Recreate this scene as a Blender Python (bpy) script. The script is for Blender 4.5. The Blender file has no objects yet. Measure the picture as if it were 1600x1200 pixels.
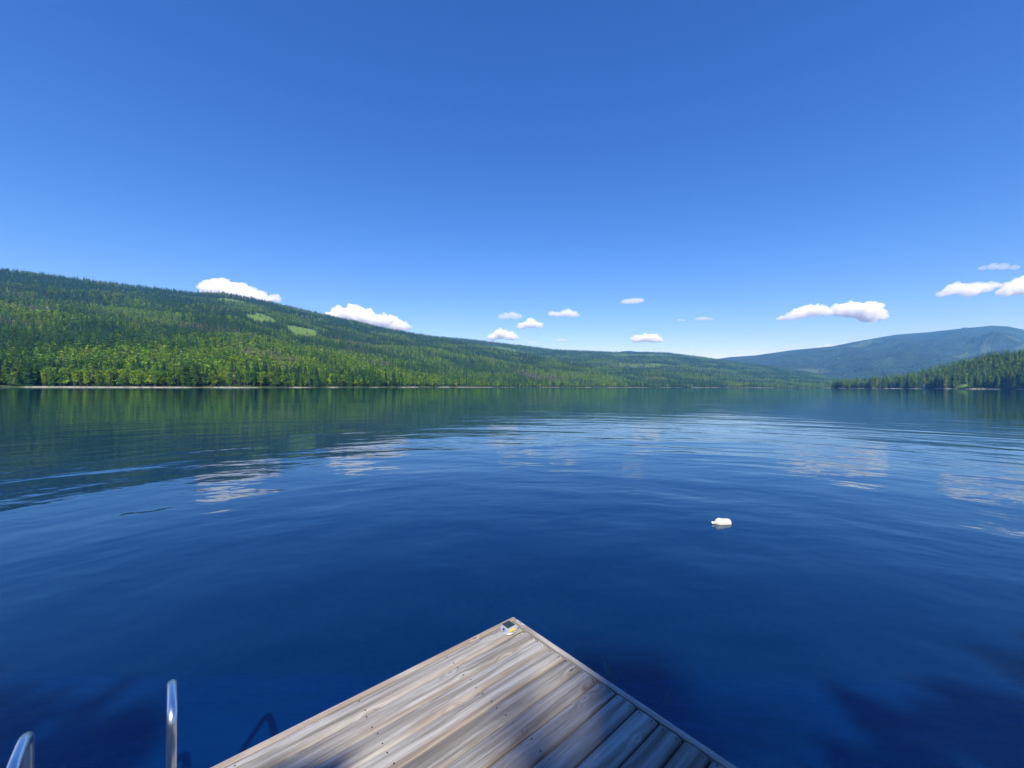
import bpy, bmesh, math, random
import numpy as np
from mathutils import Vector, Matrix

random.seed(7)
rng = np.random.default_rng(11)
scene = bpy.context.scene
COL = scene.collection
R = math.radians

# ------------------------------------------------------------------ camera
CAM_H = 2.35                       # metres above the water
F = 622.0                          # focal length in units where the view is 1600 wide (14 mm on 36 mm)
cam_d = bpy.data.cameras.new('camera')
cam = bpy.data.objects.new('camera', cam_d)
COL.objects.link(cam)
cam_d.sensor_width = 36.0
cam_d.lens = 14.0
cam_d.clip_start = 0.05
cam_d.clip_end = 60000.0
cam.matrix_world = (Matrix.Translation((0, 0, CAM_H)) @ Matrix.Rotation(R(90.37), 4, 'X')
                    @ Matrix.Rotation(R(0.21), 4, 'Z'))
scene.camera = cam

# ------------------------------------------------------------------ sky and sun
SUN_EL, SUN_AZ = 45.0, 176.0       # azimuth clockwise from +Y (view direction): almost straight behind
world = bpy.data.worlds.new('World')
scene.world = world
world.use_nodes = True
wn, wl = world.node_tree.nodes, world.node_tree.links
wn.clear()
sky = wn.new('ShaderNodeTexSky')
sky.sky_type = 'NISHITA'
sky.sun_disc = False
sky.sun_elevation = R(SUN_EL)
sky.sun_rotation = R(SUN_AZ)
sky.altitude = 450
sky.air_density = 1.0
sky.dust_density = 0.0
sky.ozone_density = 3.0
hsv = wn.new('ShaderNodeHueSaturation')
hsv.inputs['Saturation'].default_value = 1.12
sp = wn.new('ShaderNodeSeparateColor'); cb = wn.new('ShaderNodeCombineColor')
for ch_, (gain_, gam_) in enumerate(((0.41, 1.40), (0.57, 1.10), (1.17, 0.90))):      # one response for the whole sky
    pw_ = wn.new('ShaderNodeMath'); pw_.operation = 'POWER'; pw_.inputs[1].default_value = gam_
    ml_ = wn.new('ShaderNodeMath'); ml_.operation = 'MULTIPLY'; ml_.inputs[1].default_value = gain_
    wl.new(sp.outputs[ch_], pw_.inputs[0]); wl.new(pw_.outputs[0], ml_.inputs[0]); wl.new(ml_.outputs[0], cb.inputs[ch_])
bg = wn.new('ShaderNodeBackground')
bg.inputs['Strength'].default_value = 0.137
wo = wn.new('ShaderNodeOutputWorld')
wl.new(sky.outputs[0], hsv.inputs['Color'])
wl.new(hsv.outputs[0], sp.inputs[0]); wl.new(cb.outputs[0], bg.inputs['Color'])
wl.new(bg.outputs[0], wo.inputs['Surface'])

sun_d = bpy.data.lights.new('sun', 'SUN')
sun_d.energy = 5.0
sun_d.angle = R(0.53)
sun_d.color = (1.0, 0.95, 0.86)
sun = bpy.data.objects.new('sun', sun_d)
COL.objects.link(sun)
to_sun = Vector((math.sin(R(SUN_AZ)) * math.cos(R(SUN_EL)), math.cos(R(SUN_AZ)) * math.cos(R(SUN_EL)), math.sin(R(SUN_EL))))
sun.rotation_euler = to_sun.to_track_quat('Z', 'Y').to_euler()
sun.location = to_sun * 50

vs = scene.view_settings
vs.view_transform = 'Standard'
vs.look = 'None'
vs.exposure = 0.45
vs.gamma = 1.0
cy = scene.cycles
cy.max_bounces = 14
cy.diffuse_bounces = 2
cy.glossy_bounces = 3
cy.transmission_bounces = 3
cy.transparent_max_bounces = 8
cy.volume_bounces = 12
cy.use_denoising = True
try:
    cy.denoiser = 'OPENIMAGEDENOISE'
    cy.denoising_input_passes = 'RGB_ALBEDO_NORMAL'
    cy.denoising_prefilter = 'ACCURATE'
except Exception:
    pass
cy.caustics_reflective = False
cy.caustics_refractive = False

# ------------------------------------------------------------------ helpers
def tag(o, label=None, cat=None, group=None, kind=None):
    if label: o['label'] = label
    if cat: o['category'] = cat
    if group: o['group'] = group
    if kind: o['kind'] = kind
    return o

def mesh_obj(name, me, mat=None, parent=None):
    o = bpy.data.objects.new(name, me)
    COL.objects.link(o)
    if mat and not me.materials:
        me.materials.append(mat)
    if parent: o.parent = parent
    return o

def bm_obj(name, bm, mat, parent=None, smooth=False):
    me = bpy.data.meshes.new(name)
    bm.normal_update()
    bm.to_mesh(me); bm.free()
    if smooth:
        me.polygons.foreach_set('use_smooth', [True] * len(me.polygons))
    return mesh_obj(name, me, mat, parent)

def empty(name, loc=(0, 0, 0), rz=0.0):
    o = bpy.data.objects.new(name, None)
    COL.objects.link(o)
    o.location = loc
    o.rotation_euler = (0, 0, rz)
    o.empty_display_size = 0.2
    return o

def bx(bm, x0, x1, y0, y1, z0, z1):
    vs_ = [bm.verts.new(p) for p in ((x0, y0, z0), (x1, y0, z0), (x1, y1, z0), (x0, y1, z0),
                                     (x0, y0, z1), (x1, y0, z1), (x1, y1, z1), (x0, y1, z1))]
    for f in ((3, 2, 1, 0), (4, 5, 6, 7), (0, 1, 5, 4), (1, 2, 6, 5), (2, 3, 7, 6), (3, 0, 4, 7)):
        bm.faces.new([vs_[i] for i in f])

def tube(bm, pts, rad, seg=10, cap=True):
    """rad: number or list; swept tube through pts"""
    pts = [Vector(p) for p in pts]
    rads = rad if isinstance(rad, (list, tuple)) else [rad] * len(pts)
    rings = []
    t0 = (pts[1] - pts[0]).normalized()
    up = Vector((0, 0, 1)) if abs(t0.z) < 0.9 else Vector((1, 0, 0))
    nrm = t0.cross(up).normalized()
    for i, p in enumerate(pts):
        t = (pts[min(i + 1, len(pts) - 1)] - pts[max(i - 1, 0)]).normalized()
        nrm = (nrm - t * nrm.dot(t)).normalized()
        b = t.cross(nrm)
        rings.append([bm.verts.new(p + (nrm * math.cos(2 * math.pi * k / seg) + b * math.sin(2 * math.pi * k / seg)) * rads[i]) for k in range(seg)])
    for a, b in zip(rings[:-1], rings[1:]):
        for k in range(seg):
            bm.faces.new((a[k], a[(k + 1) % seg], b[(k + 1) % seg], b[k]))
    if cap:
        bm.faces.new(rings[0][::-1]); bm.faces.new(rings[-1])

def lathe(bm, prof, seg=24, axis='Z'):
    rings = []
    for r_, h_ in prof:
        ring = []
        for k in range(seg):
            c, s = math.cos(2 * math.pi * k / seg) * r_, math.sin(2 * math.pi * k / seg) * r_
            ring.append(bm.verts.new((c, s, h_) if axis == 'Z' else (h_, c, s)))
        rings.append(ring)
    for a, b in zip(rings[:-1], rings[1:]):
        for k in range(seg):
            bm.faces.new((a[k], a[(k + 1) % seg], b[(k + 1) % seg], b[k]))
    bm.faces.new(rings[0][::-1]); bm.faces.new(rings[-1])

# numpy value noise
_perm = rng.random((256, 256))
def vnoise(x, y):
    xi, yi = np.floor(x).astype(int), np.floor(y).astype(int)
    fx, fy = x - xi, y - yi
    fx, fy = fx * fx * (3 - 2 * fx), fy * fy * (3 - 2 * fy)
    g = lambda a, b: _perm[a & 255, b & 255]
    return ((g(xi, yi) * (1 - fx) + g(xi + 1, yi) * fx) * (1 - fy) + (g(xi, yi + 1) * (1 - fx) + g(xi + 1, yi + 1) * fx) * fy) * 2 - 1
def fbm(x, y, s, o=4):
    v, a, f = 0.0, 1.0, 1.0 / s
    for k in range(o):
        v = v + a * vnoise(x * f + 17.3 * k, y * f - 9.1 * k); a *= 0.5; f *= 2.03
    return v

class NT:
    """small node-tree helper"""
    def __init__(self, name):
        self.m = bpy.data.materials.new(name); self.m.use_nodes = True
        self.t = self.m.node_tree; self.n = self.t.nodes; self.l = self.t.links
        self.n.clear(); self.out = self.n.new('ShaderNodeOutputMaterial')
    def add(self, typ, **kw):
        nd = self.n.new('ShaderNode' + typ)
        for k, v in kw.items():
            if k in nd.bl_rna.properties: setattr(nd, k, v)
        return nd
    def set(self, nd, i, v):
        if isinstance(v, bpy.types.NodeSocket): self.l.new(v, nd.inputs[i])
        else: nd.inputs[i].default_value = v
    def math(self, op, a, b=0.0, c=None, clamp=False):
        nd = self.n.new('ShaderNodeMath'); nd.operation = op; nd.use_clamp = clamp
        self.set(nd, 0, a); self.set(nd, 1, b)
        if c is not None: self.set(nd, 2, c)
        return nd.outputs[0]
    def mix(self, f, a, b, blend='MIX'):
        nd = self.n.new('ShaderNodeMix'); nd.data_type = 'RGBA'; nd.blend_type = blend
        self.set(nd, 0, f); self.set(nd, 6, a if not isinstance(a, tuple) else (*a, 1)); self.set(nd, 7, b if not isinstance(b, tuple) else (*b, 1))
        return nd.outputs[2]
    def noise(self, vec, scale, detail=4, rough=0.55, dist=0.0):
        nd = self.n.new('ShaderNodeTexNoise')
        if vec is not None: self.l.new(vec, nd.inputs['Vector'])
        nd.inputs['Scale'].default_value = scale; nd.inputs['Detail'].default_value = detail
        nd.inputs['Roughness'].default_value = rough; nd.inputs['Distortion'].default_value = dist
        return nd.outputs[0]
    def ramp(self, f, lo, hi):
        nd = self.n.new('ShaderNodeMapRange'); nd.interpolation_type = 'SMOOTHSTEP'
        self.set(nd, 0, f); self.set(nd, 1, lo); self.set(nd, 2, hi)
        return nd.outputs[0]
    def vmul(self, v, s):
        nd = self.n.new('ShaderNodeVectorMath'); nd.operation = 'MULTIPLY'
        self.l.new(v, nd.inputs[0]); nd.inputs[1].default_value = s
        return nd.outputs[0]
    def pos(self): return self.add('NewGeometry').outputs['Position']
    def obj(self): return self.add('TexCoord').outputs['Object']
    def bump(self, h, dist=1.0, strength=1.0, normal=None):
        nd = self.n.new('ShaderNodeBump'); nd.inputs['Strength'].default_value = strength
        nd.inputs['Distance'].default_value = dist; self.l.new(h, nd.inputs['Height'])
        if normal is not None: self.l.new(normal, nd.inputs['Normal'])
        return nd.outputs[0]
    def pbr(self, color, rough=0.6, metal=0.0, normal=None, spec=0.5):
        nd = self.add('BsdfPrincipled')
        self.set(nd, 'Base Color', (*color, 1) if isinstance(color, tuple) else color)
        self.set(nd, 'Roughness', rough); self.set(nd, 'Metallic', metal); self.set(nd, 'Specular IOR Level', spec)
        if normal is not None: self.l.new(normal, nd.inputs['Normal'])
        self.l.new(nd.outputs[0], self.out.inputs['Surface'])
        return nd

# ------------------------------------------------------------------ materials of the setting
def mat_water():
    t = NT('water')
    p = t.pos()
    sep = t.add('SeparateXYZ'); t.l.new(p, sep.inputs[0])
    x = t.math('SUBTRACT', sep.outputs[0], 1.5)
    y = t.math('ADD', sep.outputs[1], 3.0)
    warp = t.noise(t.vmul(p, (0.12, 0.12, 0.12)), 1.0, 2)
    r = t.math('SQRT', t.math('ADD', t.math('MULTIPLY', x, x), t.math('MULTIPLY', y, y)))
    th = t.math('ARCTAN2', x, y)
    rw = t.math('ADD', r, t.math('MULTIPLY', warp, 3.0))
    def ring(kr, kt, sc, det):
        c = t.add('CombineXYZ')
        t.set(c, 0, t.math('MULTIPLY', rw, kr)); t.set(c, 1, t.math('MULTIPLY', th, kt))
        return t.noise(c.outputs[0], sc, det, 0.5)
    h1 = ring(0.55, 4.0, 1.0, 1)          # long arcs about two metres apart
    h2 = ring(1.5, 9.0, 1.0, 2)           # shorter ripples
    h3 = t.noise(t.vmul(p, (1.5, 2.4, 1.0)), 1.0, 3, 0.5)
    patch = t.ramp(t.noise(t.vmul(p, (0.02, 0.05, 0.1)), 1.0, 3), 0.38, 0.62)
    a = t.math('ADD', t.math('MULTIPLY', h1, 0.056), t.math('MULTIPLY', h2, 0.019))
    a = t.math('MULTIPLY', a, t.math('ADD', t.math('MULTIPLY', patch, 0.7), 0.45))
    a = t.math('ADD', a, t.math('MULTIPLY', h3, 0.004))
    near = t.math('SUBTRACT', 1.0, t.ramp(r, 7.0, 45.0))                       # the ripples die out towards the open lake
    a = t.math('MULTIPLY', a, t.math('ADD', t.math('MULTIPLY', near, 0.65), 0.55))
    nrm = t.bump(a, 1.0, 1.0)
    fr = t.add('Fresnel'); fr.inputs['IOR'].default_value = 1.5; t.l.new(nrm, fr.inputs['Normal'])
    gl = t.add('BsdfGlossy'); gl.inputs['Roughness'].default_value = 0.03; gl.inputs['Color'].default_value = (0.80, 0.97, 1, 1)
    t.l.new(nrm, gl.inputs['Normal'])
    df = t.add('BsdfDiffuse'); df.inputs['Color'].default_value = (0.0, 0.055, 0.25, 1)      # light scattered back by the water itself
    tr = t.add('BsdfTransparent')
    m1 = t.add('MixShader'); m1.inputs[0].default_value = 0.75
    t.l.new(df.outputs[0], m1.inputs[1]); t.l.new(tr.outputs[0], m1.inputs[2])
    m2 = t.add('MixShader')
    t.l.new(fr.outputs[0], m2.inputs[0]); t.l.new(m1.outputs[0], m2.inputs[1]); t.l.new(gl.outputs[0], m2.inputs[2])
    t.l.new(m2.outputs[0], t.out.inputs['Surface'])
    ab = t.add('VolumeAbsorption')                                                          # clear deep water: red goes first
    ab.inputs['Color'].default_value = (0.0, 0.72, 0.92, 1); ab.inputs['Density'].default_value = 0.40
    t.l.new(ab.outputs[0], t.out.inputs['Volume'])
    return t.m

def mat_hill(name, forest, grass, far=False):
    t = NT(name)
    p = t.pos()
    at = t.add('Attribute'); at.attribute_name = 'clearing'
    sand = t.add('Attribute'); sand.attribute_name = 'sand'
    n1 = t.noise(t.vmul(p, (1, 1, 1)), 0.02 if not far else 0.006, 6, 0.65)
    n2 = t.noise(t.vmul(p, (1, 1, 1)), 0.15 if not far else 0.03, 3, 0.6)
    dark = tuple(c * 0.55 for c in forest)
    c = t.mix(t.ramp(n1, 0.35, 0.65), dark, forest)
    c = t.mix(t.math('MULTIPLY', t.ramp(n2, 0.45, 0.7), 0.5), c, tuple(k * 1.6 for k in forest))
    g = t.mix(t.ramp(n2, 0.3, 0.7), tuple(k * 0.75 for k in grass), grass)
    c = t.mix(at.outputs['Fac'], c, g)
    sc = t.mix(t.ramp(t.noise(p, 0.6, 3), 0.35, 0.65), (0.40, 0.36, 0.27), (0.66, 0.61, 0.50))
    c = t.mix(sand.outputs['Fac'], c, sc)
    nrm = t.bump(n2, 14.0 if not far else 70.0, 1.0)
    t.pbr(c, 0.9, normal=nrm, spec=0.1)
    return t.m

def mat_lakebed():
    t = NT('lakebed')
    p = t.pos()
    n = t.noise(p, 0.8, 5, 0.6)
    c = t.mix(t.ramp(n, 0.4, 0.65), (0.26, 0.30, 0.25), (0.58, 0.58, 0.50))
    t.pbr(c, 0.95, spec=0.1)
    return t.m

def mat_leaf(source, name, translucent=0.3):
    """source: 'inst' colour carried by each forest tree, 'obj' colour of the object"""
    t = NT(name)
    if source == 'inst':
        a = t.add('Attribute'); a.attribute_type = 'INSTANCER'; a.attribute_name = 'tint'
        col = a.outputs['Color']
    else:
        a = t.add('ObjectInfo'); col = a.outputs['Color']
    f = t.add('Attribute'); f.attribute_name = 'leafvar'
    k = t.add('MapRange'); t.set(k, 0, f.outputs['Fac']); k.inputs[3].default_value = 0.55; k.inputs[4].default_value = 1.5
    v = t.add('VectorMath', operation='SCALE'); t.l.new(col, v.inputs[0]); t.l.new(k.outputs[0], v.inputs['Scale'])
    d = t.add('BsdfDiffuse'); t.l.new(v.outputs[0], d.inputs['Color'])
    tr = t.add('BsdfTranslucent'); t.l.new(v.outputs[0], tr.inputs['Color'])
    m = t.add('MixShader'); m.inputs[0].default_value = translucent
    t.l.new(d.outputs[0], m.inputs[1]); t.l.new(tr.outputs[0], m.inputs[2])
    t.l.new(m.outputs[0], t.out.inputs['Surface'])
    return t.m

def mat_bark():
    t = NT('bark')
    n = t.noise(t.vmul(t.obj(), (4, 4, 0.7)), 2.0, 4)
    t.pbr(t.mix(n, (0.09, 0.07, 0.055), (0.26, 0.22, 0.19)), 0.9, spec=0.1)
    return t.m

M_WATER = mat_water()
M_BED = mat_lakebed()
M_BARK = mat_bark()
M_LEAF_I = mat_leaf('inst', 'forest_leaf')
M_LEAF_O = mat_leaf('obj', 'tree_leaf')

# ------------------------------------------------------------------ the setting: ground, water, hills
def horizon(u):                                  # row of the horizon for a column of the survey sheet
    return 607.0 - 6.0 * np.asarray(u, float) / 1600.0

class Hill:
    """A hillside surveyed along bearings: shore distance, crest distance and crest height per bearing."""
    def __init__(s, shore, crest, sky_line, power=1.25, tree=20.0, gully=0.07, back=0.7):
        s.sh = np.array(shore, float).T; s.cr = np.array(crest, float).T; s.sk = np.array(sky_line, float).T
        s.power, s.tree, s.gully, s.back = power, tree, gully, back
        s.u0, s.u1 = s.sk[0][0], s.sk[0][-1]
    def params(s, u):
        zs = np.interp(u, s.sh[0], s.sh[1]); z1 = np.interp(u, s.cr[0], s.cr[1])
        e = horizon(u) - np.interp(u, s.sk[0], s.sk[1])
        h1 = np.maximum(e / F * z1 + CAM_H - s.tree, 1.0)
        return zs, z1, h1
    def height(s, x, y):
        u = 800.0 + F * x / np.maximum(y, 1.0)
        zs, z1, h1 = s.params(u)
        zs = zs + 0.018 * zs * fbm(x, y, 180.0, 3) + 3.0 * fbm(x, y, 24.0, 3)
        t = (y - zs) / np.maximum(z1 - zs, 50.0)
        tc = np.clip(t, 0, 1)
        h = h1 * tc ** s.power
        h = h + h1 * s.gully * fbm(x, y, 420.0, 4) * np.sqrt(tc) * (1 - tc ** 3) 
        h = np.where(t > 1, h1 * (1 - s.back * (t - 1)), h)
        bank = np.clip((y - zs) / 14.0, 0, 1)
        h = np.where(t >= 0, np.maximum(h, 0) + 1.3 * bank, (y - zs) * 0.1)
        return np.maximum(h, -39), t

UX = lambda u, z: (u - 800.0) / F * z

hill_big = Hill(
    shore=[(-700, 330), (-200, 350), (0, 365), (200, 395), (400, 460), (600, 690), (700, 960), (800, 1350), (1000, 1950), (1080, 2150)],
    crest=[(-700, 1500), (0, 2000), (300, 2700), (400, 3000), (650, 3600), (800, 3100), (1000, 2500), (1080, 2350)],
    sky_line=[(-700, 430), (-200, 412), (0, 424), (100, 436), (200, 448), (300, 459), (345, 459), (400, 469), (450, 480), (500, 491), (600, 513), (650, 521),
              (700, 530), (750, 539), (800, 548), (850, 557), (900, 567), (950, 578), (1000, 590), (1080, 606)])
hill_mid = Hill(
    shore=[(560, 2500), (900, 2200), (1100, 2250), (1290, 2500), (1480, 2700)],
    crest=[(560, 5600), (800, 5200), (1000, 5600), (1290, 4600), (1480, 4000)],
    sky_line=[(560, 535), (640, 526), (680, 525), (740, 530), (800, 537), (870, 545), (960, 548), (1040, 548), (1100, 555), (1140, 561), (1200, 568), (1260, 577), (1320, 587), (1480, 604)],
    power=1.1, tree=16.0, gully=0.09)
mountain_h = Hill(
    shore=[(880, 5200), (1300, 3600), (2100, 3000)],
    crest=[(880, 8600), (1200, 8200), (1560, 7600), (2100, 6500)],
    sky_line=[(880, 585), (1040, 573), (1100, 566), (1140, 560), (1180, 557), (1240, 548), (1300, 542), (1350, 532), (1400, 523), (1450, 519), (1500, 513),
              (1550, 508), (1575, 509), (1600, 514), (1660, 526), (1760, 531), (1900, 545)],
    power=1.0, tree=-60.0, gully=0.16, back=0.5)
peaks_h = Hill(
    shore=[(900, 8900), (1090, 8900)], crest=[(900, 9900), (1090, 9900)],
    sky_line=[(900, 560), (958, 549), (972, 546), (985, 545), (1000, 546.5), (1012, 545.5), (1025, 547.5), (1090, 560)], power=1.0, tree=0, gully=0.02, back=1.0)

def clear_mask(u, z, t, which, x=None, y=None):
    """open cut blocks and meadows on the slopes"""
    m = np.zeros_like(u)
    wob = fbm(x, y, 60.0, 3)
    def patch(uc, tc, du, dt):
        d = ((u - uc) / du) ** 2 + ((t - tc) / dt) ** 2
        return np.clip((1.15 - d + 0.55 * wob) * 4, 0, 1)
    if which == 'big':
        for a in ((345, 0.60, 26, 0.055), (408, 0.53, 26, 0.055), (474, 0.49, 30, 0.06), (520, 0.44, 24, 0.03), (365, 0.86, 40, 0.04)):
            m = np.maximum(m, patch(*a))
    elif which == 'mid':
        for a in ((735, 0.76, 90, 0.10), (1000, 0.86, 60, 0.08), (1010, 0.42, 45, 0.05), (905, 0.6, 30, 0.04), (1095, 0.5, 34, 0.04)):
            m = np.maximum(m, patch(*a) * 0.85)
    elif which == 'mountain':
        for a in ((1335, 0.82, 40, 0.06), (1250, 0.3, 40, 0.04), (1560, 0.62, 14, 0.03), (1588, 0.55, 16, 0.03), (1540, 0.45, 9, 0.04), (1600, 0.42, 10, 0.05), (1500, 0.38, 12, 0.03)):
            m = np.maximum(m, patch(*a) * 0.5)
    return m

def build_hill(name, hill, mat, rows, du, tmax, which):
    us = np.arange(hill.u0, hill.u1 + 0.1, du)
    k = np.linspace(-0.05, 1.0, rows)
    U, K = np.meshgrid(us, k)
    zs, z1, _ = hill.params(U)
    T = np.where(K < 0, K, np.sign(K) * np.abs(K) ** 1.5 * tmax)
    Z = zs + T * (z1 - zs)
    X, Y = UX(U, Z), Z
    H, t = hill.height(X, Y)
    n, c = U.shape
    idx = np.arange(n * c).reshape(n, c)
    quads = np.stack([idx[:-1, :-1], idx[:-1, 1:], idx[1:, 1:], idx[1:, :-1]], -1).reshape(-1, 4)
    me = bpy.data.meshes.new(name)
    me.from_pydata(np.stack([X, Y, H], -1).reshape(-1, 3).tolist(), [], quads.tolist())
    me.polygons.foreach_set('use_smooth', [True] * len(me.polygons))
    a = me.attributes.new('clearing', 'FLOAT', 'POINT'); a.data.foreach_set('value', clear_mask(U, Z, t, which, X, Y).ravel().astype(np.float32))
    s = me.attributes.new('sand', 'FLOAT', 'POINT'); s.data.foreach_set('value', (np.clip((1.0 - H) * 2.5, 0, 1) * np.clip(fbm(X, Y, 45.0, 2) * 2.4 + 0.9, 0.05, 1)).ravel().astype(np.float32))
    return tag(mesh_obj(name, me, mat), kind='structure')

M_HILL = mat_hill('hillside', (0.07, 0.115, 0.035), (0.20, 0.33, 0.05))
M_HILL2 = mat_hill('far_hillside', (0.07, 0.12, 0.045), (0.15, 0.24, 0.06))
M_MOUNT = mat_hill('mountain', (0.035, 0.07, 0.045), (0.16, 0.22, 0.09), far=True)
build_hill('hillside', hill_big, M_HILL, 150, 5.0, 1.5, 'big')
build_hill('ridge', hill_mid, M_HILL2, 90, 5.0, 1.5, 'mid')
build_hill('mountain', mountain_h, M_MOUNT, 110, 5.0, 1.35, 'mountain')
build_hill('distant_peaks', peaks_h, M_MOUNT, 20, 3.0, 1.15, 'none')

# the low wooded point: a shore running away from the viewer about 1.3 km to the right
PT_SH = np.array([(-400, 700), (0, 880), (600, 1120), (1040, 1335), (1300, 1345), (1560, 1350), (1700, 1362), (1760, 1420), (1800, 1600)], float).T   # y, x of the shore
PT_TOP = np.array([(-400, 84), (600, 90), (1000, 100), (1080, 94), (1180, 84), (1300, 78), (1400, 58), (1480, 30), (1560, 11), (1640, 5), (1700, 5), (1800, 4)], float).T
def point_height(x, y):
    sx = np.interp(y, PT_SH[0], PT_SH[1]) + 10 * fbm(x * 0 + 3.3, y, 120.0, 3)
    top = np.interp(y, PT_TOP[0], PT_TOP[1])
    d = x - sx
    t = np.clip(d / 170.0, 0, 1)
    h = np.where(d > 0, 1.4 * np.clip(d / 9, 0, 1) + top * t ** 1.15 + top * 0.1 * fbm(x, y, 90, 3) * t, d * 0.1)
    end = np.clip((1790 - y) / 60, 0, 1)
    return np.where(end < 1, h * end - (1 - end) * 3, np.maximum(h, -20)), d
def build_point():
    ys = np.arange(-400, 1840, 12.0); ds = np.concatenate([np.linspace(-40, 30, 18), np.linspace(40, 900, 40)])
    Yg, D = np.meshgrid(ys, ds)
    X = np.interp(Yg, PT_SH[0], PT_SH[1]) + D
    H, d = point_height(X, Yg)
    n, c = X.shape; idx = np.arange(n * c).reshape(n, c)
    quads = np.stack([idx[:-1, :-1], idx[1:, :-1], idx[1:, 1:], idx[:-1, 1:]], -1).reshape(-1, 4)
    me = bpy.data.meshes.new('wooded_point')
    me.from_pydata(np.stack([X, Yg, H], -1).reshape(-1, 3).tolist(), [], quads.tolist())
    a = me.attributes.new('clearing', 'FLOAT', 'POINT')
    a.data.foreach_set('value', np.clip(1.2 - ((Yg - 1190) / 26) ** 2 - ((d - 26) / 22) ** 2, 0, 1).ravel().astype(np.float32))
    s = me.attributes.new('sand', 'FLOAT', 'POINT'); s.data.foreach_set('value', (np.clip((1.5 - H) * 1.5, 0, 1) * np.clip(vnoise(Yg / 40, Yg * 0) * 4 + 0.9, 0, 1)).ravel().astype(np.float32))
    me.polygons.foreach_set('use_smooth', [True] * len(me.polygons))
    tag(mesh_obj('wooded_point', me, M_HILL), kind='structure')
build_point()

# lake bed that rises behind the viewer into the near bank, one sheet out to the horizon
def bed_height(x, y):
    h = np.interp(y, [-2500, -300, -40, -12, -6, -4, 3, 8, 14, 25, 60, 12000], [60, 40, 9, 2.2, 0.9, -0.35, -2.2, -4.5, -8, -16, -40, -40])
    return h + 0.25 * fbm(x, y, 6.0, 3) * np.clip(30 / (np.abs(x) + np.abs(y) + 1), 0, 1)
def build_bed():
    def axis(lim):
        a = np.concatenate([np.linspace(0, 30, 31), np.geomspace(34, lim, 26)])
        return a
    xs = np.concatenate([-axis(16500)[::-1], axis(16500)[1:]])
    ys = np.concatenate([-axis(2400)[::-1], axis(11800)[1:]])
    X, Y = np.meshgrid(xs, ys)
    H = bed_height(X, Y)
    n, c = X.shape; idx = np.arange(n * c).reshape(n, c)
    quads = np.stack([idx[:-1, :-1], idx[:-1, 1:], idx[1:, 1:], idx[1:, :-1]], -1).reshape(-1, 4)
    me = bpy.data.meshes.new('ground')
    me.from_pydata(np.stack([X, Y, H], -1).reshape(-1, 3).tolist(), [], quads.tolist())
    me.polygons.foreach_set('use_smooth', [True] * len(me.polygons))
    tag(mesh_obj('ground', me, M_BED), kind='structure')
build_bed()

bm = bmesh.new(); bx(bm, -16400, 16400, -2350, 11700, -40.6, 0.0)
tag(bm_obj('lake', bm, M_WATER), kind='structure')

# ------------------------------------------------------------------ tree shapes
class TreeMesh:
    def __init__(s): s.v, s.f, s.var = [], [], []
    def poly(s, pts, var):
        b = len(s.v); s.v += [tuple(p) for p in pts]; s.f.append(tuple(range(b, b + len(pts)))); s.var += [var] * len(pts)
    def mesh(s, name, mat):
        me = bpy.data.meshes.new(name); me.from_pydata(s.v, [], s.f)
        a = me.attributes.new('leafvar', 'FLOAT', 'POINT'); a.data.foreach_set('value', np.array(s.var, np.float32))
        me.materials.append(mat)
        return me

def conifer_shape(rd, tiers, per, spread=0.17, start=0.08, gap=0.0, sub=False):
    """unit-height conifer: whorls of drooping pointed branches"""
    t = TreeMesh()
    for i in range(tiers):
        k = i / (tiers - 1)
        z = start + (0.97 - start) * k
        rad = spread * (1 - k) ** 0.82 * rd.uniform(0.8, 1.15) + 0.012
        if k < 0.12: rad *= 0.75
        a0 = rd.uniform(0, 6.28)
        n = max(4, int(per * (1 - 0.4 * k)))
        for j in range(n):
            if rd.random() < gap: continue
            a = a0 + 6.283 * j / n + rd.uniform(-0.25, 0.25)
            r = rad * rd.uniform(0.7, 1.2)
            w = min(0.62 * 6.283 * r / n + 0.008, 0.05) * rd.uniform(0.9, 1.3)
            d = Vector((math.cos(a), math.sin(a), 0)); s = Vector((-math.sin(a), math.cos(a), 0))
            zz = z + rd.uniform(-0.015, 0.015)
            up = Vector((0, 0, zz + 0.055 * (1 - 0.5 * k)))
            tip = d * r + Vector((0, 0, zz - 0.25 * r))
            mid = d * r * 0.5 + Vector((0, 0, zz + 0.015))
            v = rd.random()
            t.poly((up, mid - s * w, tip), v); t.poly((up, tip, mid + s * w), v * 0.8 + 0.1)
            if sub:
                t.poly((mid - s * w, mid - s * w * 1.1 - Vector((0, 0, 0.035)), tip), v * 0.6)
                t.poly((mid + s * w, tip, mid + s * w * 1.1 - Vector((0, 0, 0.035))), v * 0.6)
    top = Vector((0, 0, 1.0))
    for j in range(3):
        a = 2.1 * j
        t.poly((top, Vector((math.cos(a) * 0.014, math.sin(a) * 0.014, 0.93)), Vector((math.cos(a + 2.1) * 0.014, math.sin(a + 2.1) * 0.014, 0.93))), 0.6)
    return t

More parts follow.
